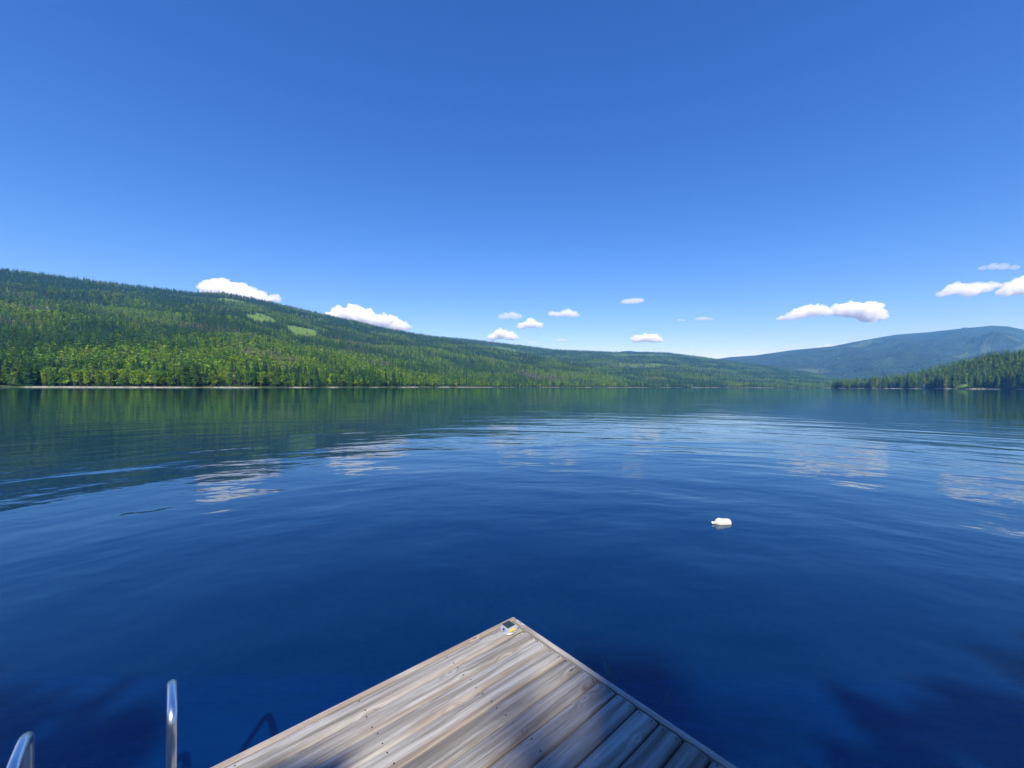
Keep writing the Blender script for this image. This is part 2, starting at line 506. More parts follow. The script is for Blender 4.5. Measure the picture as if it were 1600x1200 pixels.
def broadleaf_shape(rd, n, width=0.2, base=0.18, leaf=0.055):
    """unit-height aspen or birch: leaf clumps through an uneven oval crown"""
    t = TreeMesh()
    lobes = [(Vector((rd.uniform(-1, 1) * width * 0.5, rd.uniform(-1, 1) * width * 0.5, rd.uniform(base + 0.12, 0.86))), rd.uniform(0.45, 0.8)) for _ in range(8)]
    lobes.append((Vector((0, 0, 0.88)), 0.5)); lobes.append((Vector((0, 0, 0.55)), 0.9))
    for i in range(n):
        c, rr = rd.choice(lobes)
        u = Vector((rd.gauss(0, 1), rd.gauss(0, 1), rd.gauss(0, 1))).normalized() * (rd.random() ** 0.4)
        p = c + Vector((u.x * width * rr, u.y * width * rr, u.z * 0.16 * rr))
        p.z = max(base * 0.6, min(p.z, 1.0))
        s = leaf * rd.uniform(0.6, 1.3)
        ax = Vector((rd.gauss(0, 1), rd.gauss(0, 1), rd.gauss(0, 0.8))).normalized()
        b = ax.cross(Vector((rd.gauss(0, 1), rd.gauss(0, 1), rd.gauss(0, 1)))).normalized()
        v = rd.random()
        t.poly((p + ax * s, p + b * s * 0.7, p - ax * s, p - b * s * rd.uniform(0.5, 0.9)), v)
    return t

def trunk_mesh(name, hgt=0.9, r0=0.014, seg=6, limbs=0, rd=random):
    bm = bmesh.new()
    tube(bm, [(0, 0, -0.03), (0.002, 0, 0.3 * hgt), (-0.002, 0.002, 0.65 * hgt), (0, 0, hgt)], [r0, r0 * 0.75, r0 * 0.45, r0 * 0.12], seg)
    for i in range(limbs):
        a = rd.uniform(0, 6.28); z = rd.uniform(0.25, 0.75) * hgt; l = rd.uniform(0.07, 0.16)
        tube(bm, [(0, 0, z), (math.cos(a) * l * 0.5, math.sin(a) * l * 0.5, z + l * 0.45), (math.cos(a) * l, math.sin(a) * l, z + l)], [r0 * 0.4, r0 * 0.28, r0 * 0.08], 4)
    me = bpy.data.meshes.new(name); bm.to_mesh(me); bm.free(); me.materials.append(M_BARK)
    return me

rd = random.Random(5)
# light shapes for the forest mass
LOD = [conifer_shape(rd, 9, 7, 0.15) , conifer_shape(rd, 9, 7, 0.18), conifer_shape(rd, 8, 6, 0.21), conifer_shape(rd, 10, 6, 0.125),
       broadleaf_shape(rd, 90, 0.17, 0.15, 0.062), broadleaf_shape(rd, 90, 0.21, 0.1, 0.066), broadleaf_shape(rd, 80, 0.15, 0.2, 0.06),
       conifer_shape(rd, 9, 5, 0.10, 0.25, 0.35), conifer_shape(rd, 8, 4, 0.07, 0.3, 0.45)]
N_CON, N_BRO, N_DEAD = 4, 3, 2
HI_CON = [conifer_shape(rd, 17, 11, s, 0.05, 0.08, True).mesh('conifer_crown', M_LEAF_O) for s in (0.15, 0.18, 0.205, 0.13)]
HI_BRO = [broadleaf_shape(rd, 420, w, b, 0.034).mesh('broadleaf_crown', M_LEAF_O) for w, b in ((0.18, 0.12), (0.22, 0.08), (0.15, 0.16))]
HI_TRUNK_C = trunk_mesh('conifer_trunk', 0.95, 0.013, 6, 0, rd)
HI_TRUNK_B = trunk_mesh('broadleaf_trunk', 0.85, 0.012, 6, 6, rd)
HI_SNAG = trunk_mesh('snag_trunk', 1.0, 0.02, 6, 9, rd)

CON_COL = np.array([(0.034, 0.090, 0.020), (0.048, 0.115, 0.024), (0.070, 0.140, 0.026), (0.030, 0.085, 0.032)])
BRO_COL = np.array([(0.18, 0.29, 0.026), (0.14, 0.26, 0.026), (0.22, 0.32, 0.034), (0.10, 0.21, 0.034)])
DEAD_COL = np.array([(0.19, 0.155, 0.145), (0.23, 0.19, 0.17), (0.16, 0.125, 0.115)])
def tints(tab, n, amp=0.32):
    c = tab[rng.integers(0, len(tab), n)]
    return c * (1 + rng.uniform(-amp, amp, (n, 1))) * (1 + rng.uniform(-0.08, 0.08, (n, 3)))

def forest(name, label, P, proto, scale, tint, mat=M_LEAF_I):
    """one object: tree shapes kept in the mesh, set on loose points by geometry nodes"""
    V, FC, var, pid = [], [], [], []
    for i, s in enumerate(LOD):
        b = len(V); V += s.v; FC += [tuple(b + k for k in f) for f in s.f]; var += s.var; pid += [i] * len(s.v)
    nb, n = len(V), len(P)
    me = bpy.data.meshes.new(name)
    me.from_pydata(V + P.tolist(), [], FC)
    def at(nm, typ, key, base, pts):
        a = me.attributes.new(nm, typ, 'POINT')
        a.data.foreach_set(key, np.concatenate([np.asarray(base, np.float32).ravel(), np.asarray(pts, np.float32).ravel()]).astype(np.int32 if typ == 'INT' else np.float32))
    at('shape', 'INT', 'value', pid, -1 - np.zeros(n))
    at('leafvar', 'FLOAT', 'value', var, np.zeros(n))
    at('pick', 'INT', 'value', np.zeros(nb), proto)
    at('size', 'FLOAT_VECTOR', 'vector', np.zeros((nb, 3)), scale)
    at('turn', 'FLOAT_VECTOR', 'vector', np.zeros((nb, 3)), np.stack([rng.uniform(-0.04, 0.04, n), rng.uniform(-0.04, 0.04, n), rng.uniform(0, 6.28, n)], -1))
    at('tint', 'FLOAT_VECTOR', 'vector', np.zeros((nb, 3)), tint)
    me.materials.append(mat)
    o = mesh_obj(name, me)
    ng = bpy.data.node_groups.new(name, 'GeometryNodeTree')
    ng.interface.new_socket('Geometry', in_out='INPUT', socket_type='NodeSocketGeometry')
    ng.interface.new_socket('Geometry', in_out='OUTPUT', socket_type='NodeSocketGeometry')
    N, L = ng.nodes, ng.links
    gi, go = N.new('NodeGroupInput'), N.new('NodeGroupOutput')
    def attr(nm, dt):
        a = N.new('GeometryNodeInputNamedAttribute'); a.data_type = dt; a.inputs['Name'].default_value = nm
        return a.outputs['Attribute']
    def sep(cmp_val):
        c = N.new('FunctionNodeCompare'); c.data_type = 'INT'; c.operation = 'EQUAL'
        L.new(attr('shape', 'INT'), [i for i in c.inputs if i.enabled and i.type == 'INT'][0])
        [i for i in c.inputs if i.enabled and i.type == 'INT'][1].default_value = cmp_val
        s = N.new('GeometryNodeSeparateGeometry'); s.domain = 'POINT'
        L.new(gi.outputs[0], s.inputs['Geometry']); L.new(c.outputs[0], s.inputs['Selection'])
        return s.outputs['Selection']
    g2i = N.new('GeometryNodeGeometryToInstance')
    for i in reversed(range(len(LOD))):                # multi-input links stack in reverse
        L.new(sep(i), g2i.inputs[0])
    iop = N.new('GeometryNodeInstanceOnPoints')
    L.new(sep(-1), iop.inputs['Points']); L.new(g2i.outputs[0], iop.inputs['Instance'])
    iop.inputs['Pick Instance'].default_value = True
    L.new(attr('pick', 'INT'), iop.inputs['Instance Index'])
    e2r = N.new('FunctionNodeEulerToRotation'); L.new(attr('turn', 'FLOAT_VECTOR'), e2r.inputs[0])
    L.new(e2r.outputs[0], iop.inputs['Rotation']); L.new(attr('size', 'FLOAT_VECTOR'), iop.inputs['Scale'])
    L.new(iop.outputs[0], go.inputs[0])
    md = o.modifiers.new('trees', 'NODES'); md.node_group = ng
    return tag(o, label, 'forest', kind='stuff')

def sample_hill(hill, which, ua, ub, zmax, spacing, n_try):
    """tree stands on a hillside; denser where nearer"""
    u = rng.uniform(ua, ub, n_try); lz = rng.uniform(0, 1, n_try)
    zs, z1, _ = hill.params(u)
    z = np.sqrt(300.0 ** 2 + lz * (zmax ** 2 - 300.0 ** 2))
    x, y = UX(u, z), z
    h, t = hill.height(x, y)
    clr = clear_mask(u, z, t, which, x, y)
    area = 0.5 * (zmax ** 2 - 300.0 ** 2) * (ub - ua) / F / n_try
    s = spacing(z)
    keep = (t < 1.04) & (h > 0.75 + 0.8 * np.clip(fbm(x, y, 30.0, 2) + 0.3, 0, 1)) & (rng.random(n_try) < area / s ** 2) & (rng.random(n_try) > clr * 0.985)
    return u[keep], x[keep], y[keep], h[keep], t[keep]

def kinds(u, x, y, h, t, bro_low, bro_high, dead_w=1.0):
    n = len(x)
    mixn = fbm(x, y, 150.0, 4)
    pb = np.interp(h, [0, 18, 40, 90, 200, 600], [bro_low * 0.9, bro_low, bro_low * 0.85, bro_low * 0.7, bro_high, bro_high * 0.6])
    pb = np.clip(pb + 0.8 * mixn + 0.35 * fbm(x, y, 420.0, 2), 0.02, 0.95)
    dn = fbm(x + 900, y * 0.7 - 300, 110.0, 3)
    pd = np.clip((dn - 0.45) * 1.6, 0, 0.65) * dead_w * np.interp(h, [0, 15, 30, 200, 400], [0.05, 0.5, 1, 0.8, 0.3]) + 0.012
    r = rng.random(n)
    k = np.where(rng.random(n) < pd, 2, np.where(r < pb, 1, 0))
    return k, mixn

def stand(k, n):
    proto = np.where(k == 0, rng.integers(0, N_CON, n), np.where(k == 1, N_CON + rng.integers(0, N_BRO, n), N_CON + N_BRO + rng.integers(0, N_DEAD, n)))
    c = np.where((k == 0)[:, None], tints(CON_COL, n), np.where((k == 1)[:, None], tints(BRO_COL, n), tints(DEAD_COL, n)))
    return proto, c

def tree_obj(kind, x, y, z, hgt, color, label, group, wid=1.0, crown_no=None):
    nm, crown, trunk = ('conifer_tree', rd.choice(HI_CON), HI_TRUNK_C) if kind == 0 else ('broadleaf_tree', rd.choice(HI_BRO), HI_TRUNK_B)
    if crown_no is not None: crown = HI_BRO[crown_no]
    e = empty(nm, (x, y, z), rd.uniform(0, 6.28) if crown_no is None else x); e.scale = (hgt * wid, hgt * wid, hgt)
    tag(e, label, 'tree', group)
    c = bpy.data.objects.new('crown', crown); COL.objects.link(c); c.parent = e; c.color = (*color, 1)
    t = bpy.data.objects.new('trunk', trunk); COL.objects.link(t); t.parent = e
    return e

# --- forest on the big slope
u, x, y, h, t = sample_hill(hill_big, 'big', -130, 1080, 3900, lambda z: np.interp(z, [300, 900, 1800, 2600, 3900], [5.2, 6.6, 8.6, 10.5, 13.5]), 900000)
k, mx = kinds(u, x, y, h, t, 0.62, 0.22)
hg = np.where(k == 0, 12 + 17 * rng.random(len(x)) ** 1.5, np.where(k == 1, rng.uniform(11, 20, len(x)), rng.uniform(12, 23, len(x))))
hg = hg * np.interp(y, [300, 1500, 3900], [1.0, 1.05, 1.2])
wd = rng.uniform(0.85, 1.2, len(x)) * np.interp(y, [300, 1500, 3900], [1.0, 1.15, 1.5])
# the trees that show largest stand by themselves: the front rows along the shore
app = hg / y * np.where(h < 9, 1.0, 0.25) * ((u > -6) & (u < 1000))
single = np.zeros(len(x), bool)
for kk in (0, 1):
    cand = np.where(k == kk)[0]
    single[cand[np.argsort(-app[cand])[:(230 if kk == 0 else 300)]]] = True
CON_WORD = ('deep green', 'mid green', 'light green', 'blue-green'); BRO_WORD = ('bright green', 'grass green', 'yellow-green', 'dull green')
def own_tint(tab, j): return tab[j] * rng.uniform(0.85, 1.18)
for i in np.where(single)[0]:
    j = int(rng.integers(0, 4)); tab, word, what = (CON_COL, CON_WORD, 'conifer') if k[i] == 0 else (BRO_COL, BRO_WORD, 'leafy tree')
    size = 'short' if hg[i] < 15 else ('tall' if hg[i] > 19 else 'middle-sized')
    tree_obj(int(k[i]), x[i], y[i], h[i] - 0.2, hg[i], own_tint(tab, j), f'{size} {word[j]} {what} close to the water below the big forested slope', f'{size} {word[j]} {what}s along the shore of the big slope', wd[i])
m = ~single
pr, tc = stand(k[m], m.sum())
forest('forest', 'mixed conifer and leafy forest covering the big hillside', np.stack([x, y, h - 0.3], -1)[m], pr, np.stack([hg * wd, hg * wd, hg], -1)[m], tc)
print('big slope trees', len(x))

# --- forest on the middle ridge
u, x, y, h, t = sample_hill(hill_mid, 'mid', 560, 1480, 5700, lambda z: np.interp(z, [2200, 3500, 5700], [10.5, 13.5, 18]), 500000)
k, mx = kinds(u, x, y, h, t, 0.40, 0.2, 0.4)
hg = np.where(k == 1, rng.uniform(12, 20, len(x)), rng.uniform(14, 27, len(x)))
wd = rng.uniform(1.2, 1.8, len(x))
pr, tc = stand(k, len(x))
forest('forest', 'hazy blue-green forest covering the long ridge at the end of the lake', np.stack([x, y, h - 0.3], -1), pr, np.stack([hg * wd, hg * wd, hg], -1), tc)
print('ridge trees', len(x))

# --- forest on the point
n = 60000
y = rng.uniform(820, 1790, n); d0 = 420 * rng.random(n) ** 1.2
x = np.interp(y, PT_SH[0], PT_SH[1]) + d0
h, d = point_height(x, y)
area = 420 * 970 / n
clr = np.maximum(np.clip(1.2 - ((y - 1190) / 26) ** 2 - ((d - 26) / 22) ** 2, 0, 1), np.maximum((np.abs(y - 1314) < 11) & (d < 30), (np.abs(y - 1475) < 9) & (d < 26)))
keep = (h > 1.2) & (d > 6) & (rng.random(n) < area * 2.0 / 8.4 ** 2) & (clr < 0.3)
x, y, h, d = x[keep], y[keep], h[keep], d[keep]
k = np.where(rng.random(len(x)) < np.clip(0.22 + 0.5 * fbm(x, y, 60.0, 3), 0.03, 0.8), 1, 0)
hg = np.where(k == 0, (17 + 23 * rng.random(len(x)) ** 1.3) * (1 + 0.22 * fbm(x, y, 55.0, 2)), rng.uniform(14, 25, len(x)))
wd = rng.uniform(0.95, 1.35, len(x))
uu = 800 + F * x / y
app = hg / y * np.where((d < 40), 1.0, 0.4) * (uu < 1602)
single = np.zeros(len(x), bool)
cand = np.where(k == 0)[0]; single[cand[np.argsort(-app[cand])[:70]]] = True
PT_CON = np.array([(0.07, 0.16, 0.030), (0.10, 0.19, 0.034), (0.045, 0.11, 0.032), (0.16, 0.22, 0.04)])
PT_WORD = ('mid green', 'light green', 'dark green', 'yellow-green')
for i in np.where(single)[0]:
    j = int(rng.integers(0, 4)); size = 'short' if hg[i] < 22 else ('tall' if hg[i] > 30 else 'middle-sized')
    tree_obj(0, x[i], y[i], h[i] - 0.2, hg[i], own_tint(PT_CON, j), f'{size} {PT_WORD[j]} pointed conifer by the waterline of the low wooded point', f'{size} {PT_WORD[j]} conifers along the shore of the wooded point', wd[i])
m = ~single
pr, tc = stand(k[m], m.sum())
tc = np.where((k[m] == 0)[:, None], tints(PT_CON, m.sum()), tints(BRO_COL * 0.85, m.sum()))
forest('forest', 'dense sunlit conifer forest covering the low point across the water', np.stack([x, y, h - 0.3], -1)[m], pr, np.stack([hg * wd, hg * wd, hg], -1)[m], tc)
print('point trees', len(x))

# ------------------------------------------------------------------ pale dead snags on the big slope
M_SNAG = NT('snag_wood')
M_SNAG.pbr(M_SNAG.mix(M_SNAG.noise(M_SNAG.vmul(M_SNAG.obj(), (6, 6, 1)), 3.0, 4), (0.42, 0.40, 0.37), (0.68, 0.66, 0.62)), 0.85, spec=0.1)
M_SNAG = M_SNAG.m
SNAG_ME = HI_SNAG.copy(); SNAG_ME.materials.clear(); SNAG_ME.materials.append(M_SNAG)
def snag(uc, z, hgt, label):
    xx = UX(uc, z); hh, _ = hill_big.height(np.array([xx]), np.array([float(z)]))
    e = empty('dead_tree', (xx, z, float(hh[0]) - 0.2), rd.uniform(0, 6.28)); e.scale = (hgt,) * 3
    tag(e, label, 'dead tree')
    c = bpy.data.objects.new('trunk', SNAG_ME); COL.objects.link(c); c.parent = e
snag(74, 980, 32, 'tall bleached dead tree standing out on the big forested slope')
snag(47, 388, 8, 'short bleached dead tree leaning out beside the lake shore')

# ------------------------------------------------------------------ small things on the point's shore
def simple(name, c, rough=0.6, spec=0.4, metal=0.0, var=0.15, scale=3.0):
    t = NT(name); n = t.noise(t.obj(), scale, 4)
    t.pbr(t.mix(n, tuple(k * (1 - var) for k in c), tuple(min(k * (1 + var), 1) for k in c)), rough, metal, spec=spec)
    return t.m
M_WHITE = simple('white_paint', (0.78, 0.78, 0.76), 0.5)
M_LOG = simple('cedar_siding', (0.30, 0.19, 0.11), 0.8)
M_ROOF = simple('metal_roof', (0.36, 0.42, 0.46), 0.45)
M_ROOFG = simple('green_roof', (0.10, 0.16, 0.12), 0.6)
M_GLASS = simple('dark_window', (0.03, 0.04, 0.05), 0.1, 0.8)
M_PLANK_FAR = simple('weathered_planks', (0.42, 0.38, 0.32), 0.85)

def cabin(yy, dd, w, dp, hh, wall_m, roof_m, label):
    xx = float(np.interp(yy, PT_SH[0], PT_SH[1])) + dd
    gz = float(point_height(np.array([xx]), np.array([float(yy)]))[0][0])
    e = tag(empty('cabin', (xx, yy, gz), 0.0), label, 'cabin')
    bm = bmesh.new(); bx(bm, -dp / 2, dp / 2, -w / 2, w / 2, -2.5, hh)
    for s in (-1, 1):      # gable ends
        v = [bm.verts.new((-dp / 2, s * w / 2 * 0.999, hh)), bm.verts.new((-dp / 2, -s * w / 2 * 0.0, hh + w * 0.3)), bm.verts.new((-dp / 2, 0, hh))]
        bm.faces.new(v)
    bm_obj('wall', bm, wall_m, e)
    bm = bmesh.new()
    for s in (-1, 1):
        a = [(-dp / 2 - 0.8, s * (w / 2 + 0.6), hh - 0.35), (dp / 2 + 0.8, s * (w / 2 + 0.6), hh - 0.35), (dp / 2 + 0.8, 0, hh + w * 0.3), (-dp / 2 - 0.8, 0, hh + w * 0.3)]
        lo = [bm.verts.new(p) for p in a]; up = [bm.verts.new((p[0], p[1], p[2] + 0.25)) for p in a]
        bm.faces.new(lo); bm.faces.new(up[::-1])
        for q_ in range(4): bm.faces.new((lo[q_], up[q_], up[(q_ + 1) % 4], lo[(q_ + 1) % 4]))
    rf = bm_obj('roof', bm, roof_m, e)
    bm = bmesh.new(); bx(bm, 0.5, 1.1, 0.8, 1.4, hh + w * 0.2, hh + w * 0.3 + 1.0); bm_obj('chimney', bm, M_LOG, rf)
    for q_ in (-0.3, 0.3):
        bm = bmesh.new(); bx(bm, -dp / 2 - 0.06, -dp / 2 - 0.02, q_ * w - 0.9, q_ * w + 0.9, 0.9, 2.3)
        wv = bm_obj('window', bm, M_WHITE, e)
        bm = bmesh.new(); bx(bm, -dp / 2 - 0.10, -dp / 2 - 0.07, q_ * w - 0.75, q_ * w + 0.75, 1.05, 2.15); bm_obj('pane', bm, M_GLASS, wv)
    bm = bmesh.new(); bx(bm, -dp / 2 - 0.07, -dp / 2 - 0.02, -0.5, 0.5, 0.02, 2.1); bm_obj('door', bm, M_WHITE, e)
cabin(1314, 20, 11, 8, 4.6, M_WHITE, M_ROOF, 'white cabin with pale blue-grey roof among the trees of the wooded point')
cabin(1182, 34, 12, 8, 4.2, M_LOG, M_ROOFG, 'brown cabin above the sunny lawn of the wooded point')
cabin(1475, 17, 9, 7, 3.6, M_LOG, M_ROOF, 'small cabin at the low end of the wooded point')

def small_dock(yy, length, label):
    xx = float(np.interp(yy, PT_SH[0], PT_SH[1]))
    e = tag(empty('jetty', (xx, yy, 0)), label, 'jetty')
    bm = bmesh.new(); bx(bm, -length, 8, -1.3, 1.3, 0.45, 0.62); bm_obj('deck', bm, M_PLANK_FAR, e)
    for px in np.arange(-length + 0.4, 2, 3.2):
        for s in (-1, 1):
            bm = bmesh.new(); tube(bm, [(px, s * 1.45, -6), (px, s * 1.45, 1.1)], 0.13, 8); bm_obj('pile', bm, M_LOG, e)
small_dock(1292, 16, 'short jetty below the white cabin on the wooded point')
small_dock(1166, 14, 'short jetty below the brown cabin on the wooded point')
small_dock(1448, 12, 'short jetty beside the small cabin on the wooded point')

def boat(xx, yy, L, rz, label):
    e = tag(empty('motorboat', (xx, yy, 0), rz), label, 'boat')
    bm = bmesh.new()
    sec = [(-0.5, 0.17, 0.16), (-0.2, 0.19, 0.16), (0.1, 0.18, 0.17), (0.35, 0.11, 0.19), (0.5, 0.01, 0.22)]
    rings = []
    for sx, w, top in sec:
        rings.append([bm.verts.new((sx * L, yv * L, zv * L)) for yv, zv in ((-w, top), (-w * 0.75, 0.02), (0, -0.05), (w * 0.75, 0.02), (w, top), (w * 0.8, top * 0.8), (0, top * 0.75), (-w * 0.8, top * 0.8))])
    for a, b in zip(rings[:-1], rings[1:]):
        for q_ in range(8): bm.faces.new((a[q_], b[q_], b[(q_ + 1) % 8], a[(q_ + 1) % 8]))
    bm.faces.new(rings[0]); bm.faces.new(rings[-1][::-1])
    bm_obj('hull', bm, M_WHITE, e)
    bm = bmesh.new()
    f = [(0.02 * L, -0.14 * L, 0.15 * L), (0.02 * L, 0.14 * L, 0.15 * L), (-0.06 * L, 0.12 * L, 0.27 * L), (-0.06 * L, -0.12 * L, 0.27 * L)]
    lo = [bm.verts.new(p) for p in f]; up = [bm.verts.new((p[0] + 0.05, p[1], p[2] + 0.03)) for p in f]
    bm.faces.new(lo); bm.faces.new(up[::-1])
    for q_ in range(4): bm.faces.new((lo[q_], up[q_], up[(q_ + 1) % 4], lo[(q_ + 1) % 4]))
    bm_obj('windscreen', bm, M_GLASS, e)
    bm = bmesh.new(); bx(bm, -0.58 * L, -0.5 * L, -0.05 * L, 0.05 * L, 0.0, 0.22 * L); bm_obj('outboard_motor', bm, M_GLASS, e)
boat(1316, 1306, 9.0, 1.4, 'white motorboat moored below the white cabin')
boat(1324, 1398, 7.5, 1.9, 'white motorboat floating along the bare stretch of the point')
boat(1322, 1458, 8.0, 1.2, 'white motorboat moored off the small cabin')
boat(1308, 1174, 7.5, 1.5, 'white motorboat moored below the brown cabin')

# ------------------------------------------------------------------ haze
def mat_volume(name, color, density, aniso=0.0):
    t = NT(name)
    v = t.add('VolumePrincipled')
    v.inputs['Color'].default_value = (*color, 1); v.inputs['Density'].default_value = density; v.inputs['Anisotropy'].default_value = aniso; v.inputs['Absorption Color'].default_value = (1, 1, 1, 1)
    t.l.new(v.outputs[0], t.out.inputs['Volume'])
    return t.m
bm = bmesh.new(); bx(bm, -17000, 17000, -2600, 12000, -42.0, 1330)
tag(bm_obj('haze', bm, mat_volume('haze', (0.15, 0.45, 1.0), 6e-5)), 'thin blue summer haze over the lake and hills', 'haze', kind='stuff')

# ------------------------------------------------------------------ clouds
M_CLOUD = mat_volume('cloud', (1.0, 1.0, 1.0), 0.010, -0.1)
M_CLOUD_THIN = mat_volume('thin_cloud', (1.0, 1.0, 1.0), 0.005, -0.1)
BASE = 1900.0
def cloud(label, uc, base_row, puffs, seed, mat=M_CLOUD, group=None, base_alt=BASE):
    """puffs: (offset along the cloud, height of the centre, radius) in survey units"""
    rc = random.Random(seed)
    Z = base_alt * F / (float(horizon(uc)) - base_row)
    k = Z / F
    bm = bmesh.new()
    for (dx, dz, r) in puffs:
        main = [(dx, dz, 0, r)]
        for j in range(9):
            a, b = rc.uniform(0, 6.28), rc.uniform(-0.2, 1.2)
            main.append((dx + math.cos(a) * math.cos(b) * r * 0.85, dz + math.sin(b) * r * 0.75, math.sin(a) * math.cos(b) * r * 0.9, r * rc.uniform(0.28, 0.55)))
        for j in range(18):
            a, b = rc.uniform(0, 6.28), rc.uniform(-0.2, 1.5)
            main.append((dx + math.cos(a) * math.cos(b) * r * 1.08, dz + math.sin(b) * r * 0.95, math.sin(a) * math.cos(b) * r * 1.1, r * rc.uniform(0.12, 0.26)))
        for (px, pz, py, pr) in main:
            mtx = Matrix.Translation((px * k, py * k, max(pz, pr * 0.25) * k)) @ Matrix.Diagonal((pr * k * 1.4, pr * k, pr * k * 0.78, 1))
            bmesh.ops.create_icosphere(bm, subdivisions=2, radius=1.0, matrix=mtx)
    for v in bm.verts:
        if v.co.z < 0: v.co.z *= 0.15
    o = bm_obj('cloud', bm, mat)
    o.location = (UX(uc, Z), Z, base_alt)
    rmax = max(p[2] for p in puffs) * k
    rm = o.modifiers.new('join', 'REMESH'); rm.mode = 'VOXEL'; rm.voxel_size = rmax * 0.07; rm.use_smooth_shade = True
    tx = bpy.data.textures.new('cloud_puff', 'CLOUDS'); tx.noise_scale = rmax * 0.42; tx.noise_depth = 5; tx.noise_basis = 'ORIGINAL_PERLIN'
    dm = o.modifiers.new('billow', 'DISPLACE'); dm.texture = tx; dm.texture_coords = 'LOCAL'; dm.strength = rmax * 0.8; dm.mid_level = 0.55
    return tag(o, label, 'cloud', group)

cloud('bright white cumulus cloud rising behind the crest of the big slope', 372, 480, [(-40, 24, 16), (-24, 26, 15), (-8, 18, 17), (8, 20, 14), (24, 14, 13), (40, 8, 9), (58, 10, 8)], 1)
cloud('large white cumulus cloud half hidden behind the falling crest', 548, 513, [(-40, 12, 11), (-18, 16, 16), (2, 20, 16), (20, 14, 15), (38, 8, 11)], 2)
cloud('white cumulus cloud touching the lower end of the falling crest', 605, 520, [(-18, 14, 11), (-2, 16, 13), (14, 10, 11), (26, 8, 8)], 3)
cloud('small cloud upper one of the pair above the pale ridge', 796, 500, [(-12, 5, 5), (-5, 6, 6), (3, 7, 6), (9, 5, 6), (15, 5, 4)], 4, M_CLOUD_THIN)
cloud('small domed cloud just right of the paired clouds over the ridge', 828, 515, [(-14, 5, 6), (0, 9, 9), (13, 6, 6)], 5)
cloud('white domed cloud resting just above the ridge crest', 784, 534, [(-16, 6, 6), (-2, 11, 10), (12, 8, 8), (20, 6, 5)], 6)
cloud('small oblong white cloud with a low tail over the ridge', 880, 496, [(-18, 6, 5), (-10, 5, 5), (0, 6, 6), (8, 7, 7), (15, 5, 6), (20, 4, 4)], 7)
cloud('tiny oblong cloud highest above the middle of the ridge', 988, 474, [(-13, 4, 4), (-7, 4, 5), (0, 4.5, 5), (7, 5, 5), (13, 6, 4)], 8)
cloud('tiny faint flat cloud between the ridge and the mountain', 1099, 499, [(-10, 3, 3), (-4, 3, 4), (2, 3.5, 4), (8, 3, 3), (12, 2.5, 2.5)], 9, M_CLOUD_THIN)
cloud('faint shred of cloud beside the tiny flat cloud', 1065, 500, [(-5, 2, 2), (-1, 2, 2.2), (4, 1.5, 2)], 10, M_CLOUD_THIN)
cloud('round white cloud low over the distant peaks', 1011, 536, [(-16, 7, 7), (-3, 9, 8), (10, 8, 8), (19, 6, 5)], 11)
cloud('tiny shred of cloud low above the ridge crest', 876, 533, [(-6, 2, 2.2), (-2, 2, 3), (2, 2, 3), (6, 2, 2.4)], 12, M_CLOUD_THIN, 'shreds of cloud above the ridge')
cloud('tiny shred of cloud low above the ridge crest', 833, 537, [(-5, 2, 2), (-1, 2, 2.4), (3, 1.6, 2)], 13, M_CLOUD_THIN, 'shreds of cloud above the ridge')
cloud('white cloud with a long tail sloping down beside the biggest free cloud', 1262, 498, [(-42, 4, 5), (-28, 6, 7), (-14, 10, 10), (4, 15, 12), (20, 15, 10), (30, 13, 7)], 14)
cloud('biggest free floating cumulus cloud with bright billowing top', 1343, 499, [(-30, 17, 12), (-14, 18, 14), (2, 17, 16), (18, 17, 14), (32, 9, 9), (14, 8, 12)], 15)
cloud('small low cloud behind the shoulder of the blue mountain', 1290, 544, [(-9, 4, 4), (4, 5, 5), (14, 3, 3)], 16, M_CLOUD_THIN)
cloud('long ragged white cloud above the summit of the blue mountain', 1512, 459, [(-42, 4, 5), (-30, 8, 8), (-20, 14, 9), (-8, 11, 10), (4, 8, 10), (14, 15, 9), (26, 13, 8), (36, 18, 7), (46, 18, 5)], 17)
cloud('large cloud beside the long ragged one above the mountain', 1604, 459, [(-34, 8, 9), (-16, 14, 14), (6, 18, 17), (28, 14, 15)], 18)
cloud('thin wispy cloud floating above the two clouds over the mountain', 1562, 417, [(-26, 4, 4.5), (-10, 6, 6), (6, 6, 6.5), (24, 5, 5)], 19, M_CLOUD_THIN)

# ------------------------------------------------------------------ the dock
DECK = 0.45
CORNER = Vector((0.016, 3.30, DECK))
DU = Vector((-0.757, -0.6535, 0)).normalized()       # along the planks
ANG = math.atan2(DU.y, DU.x)
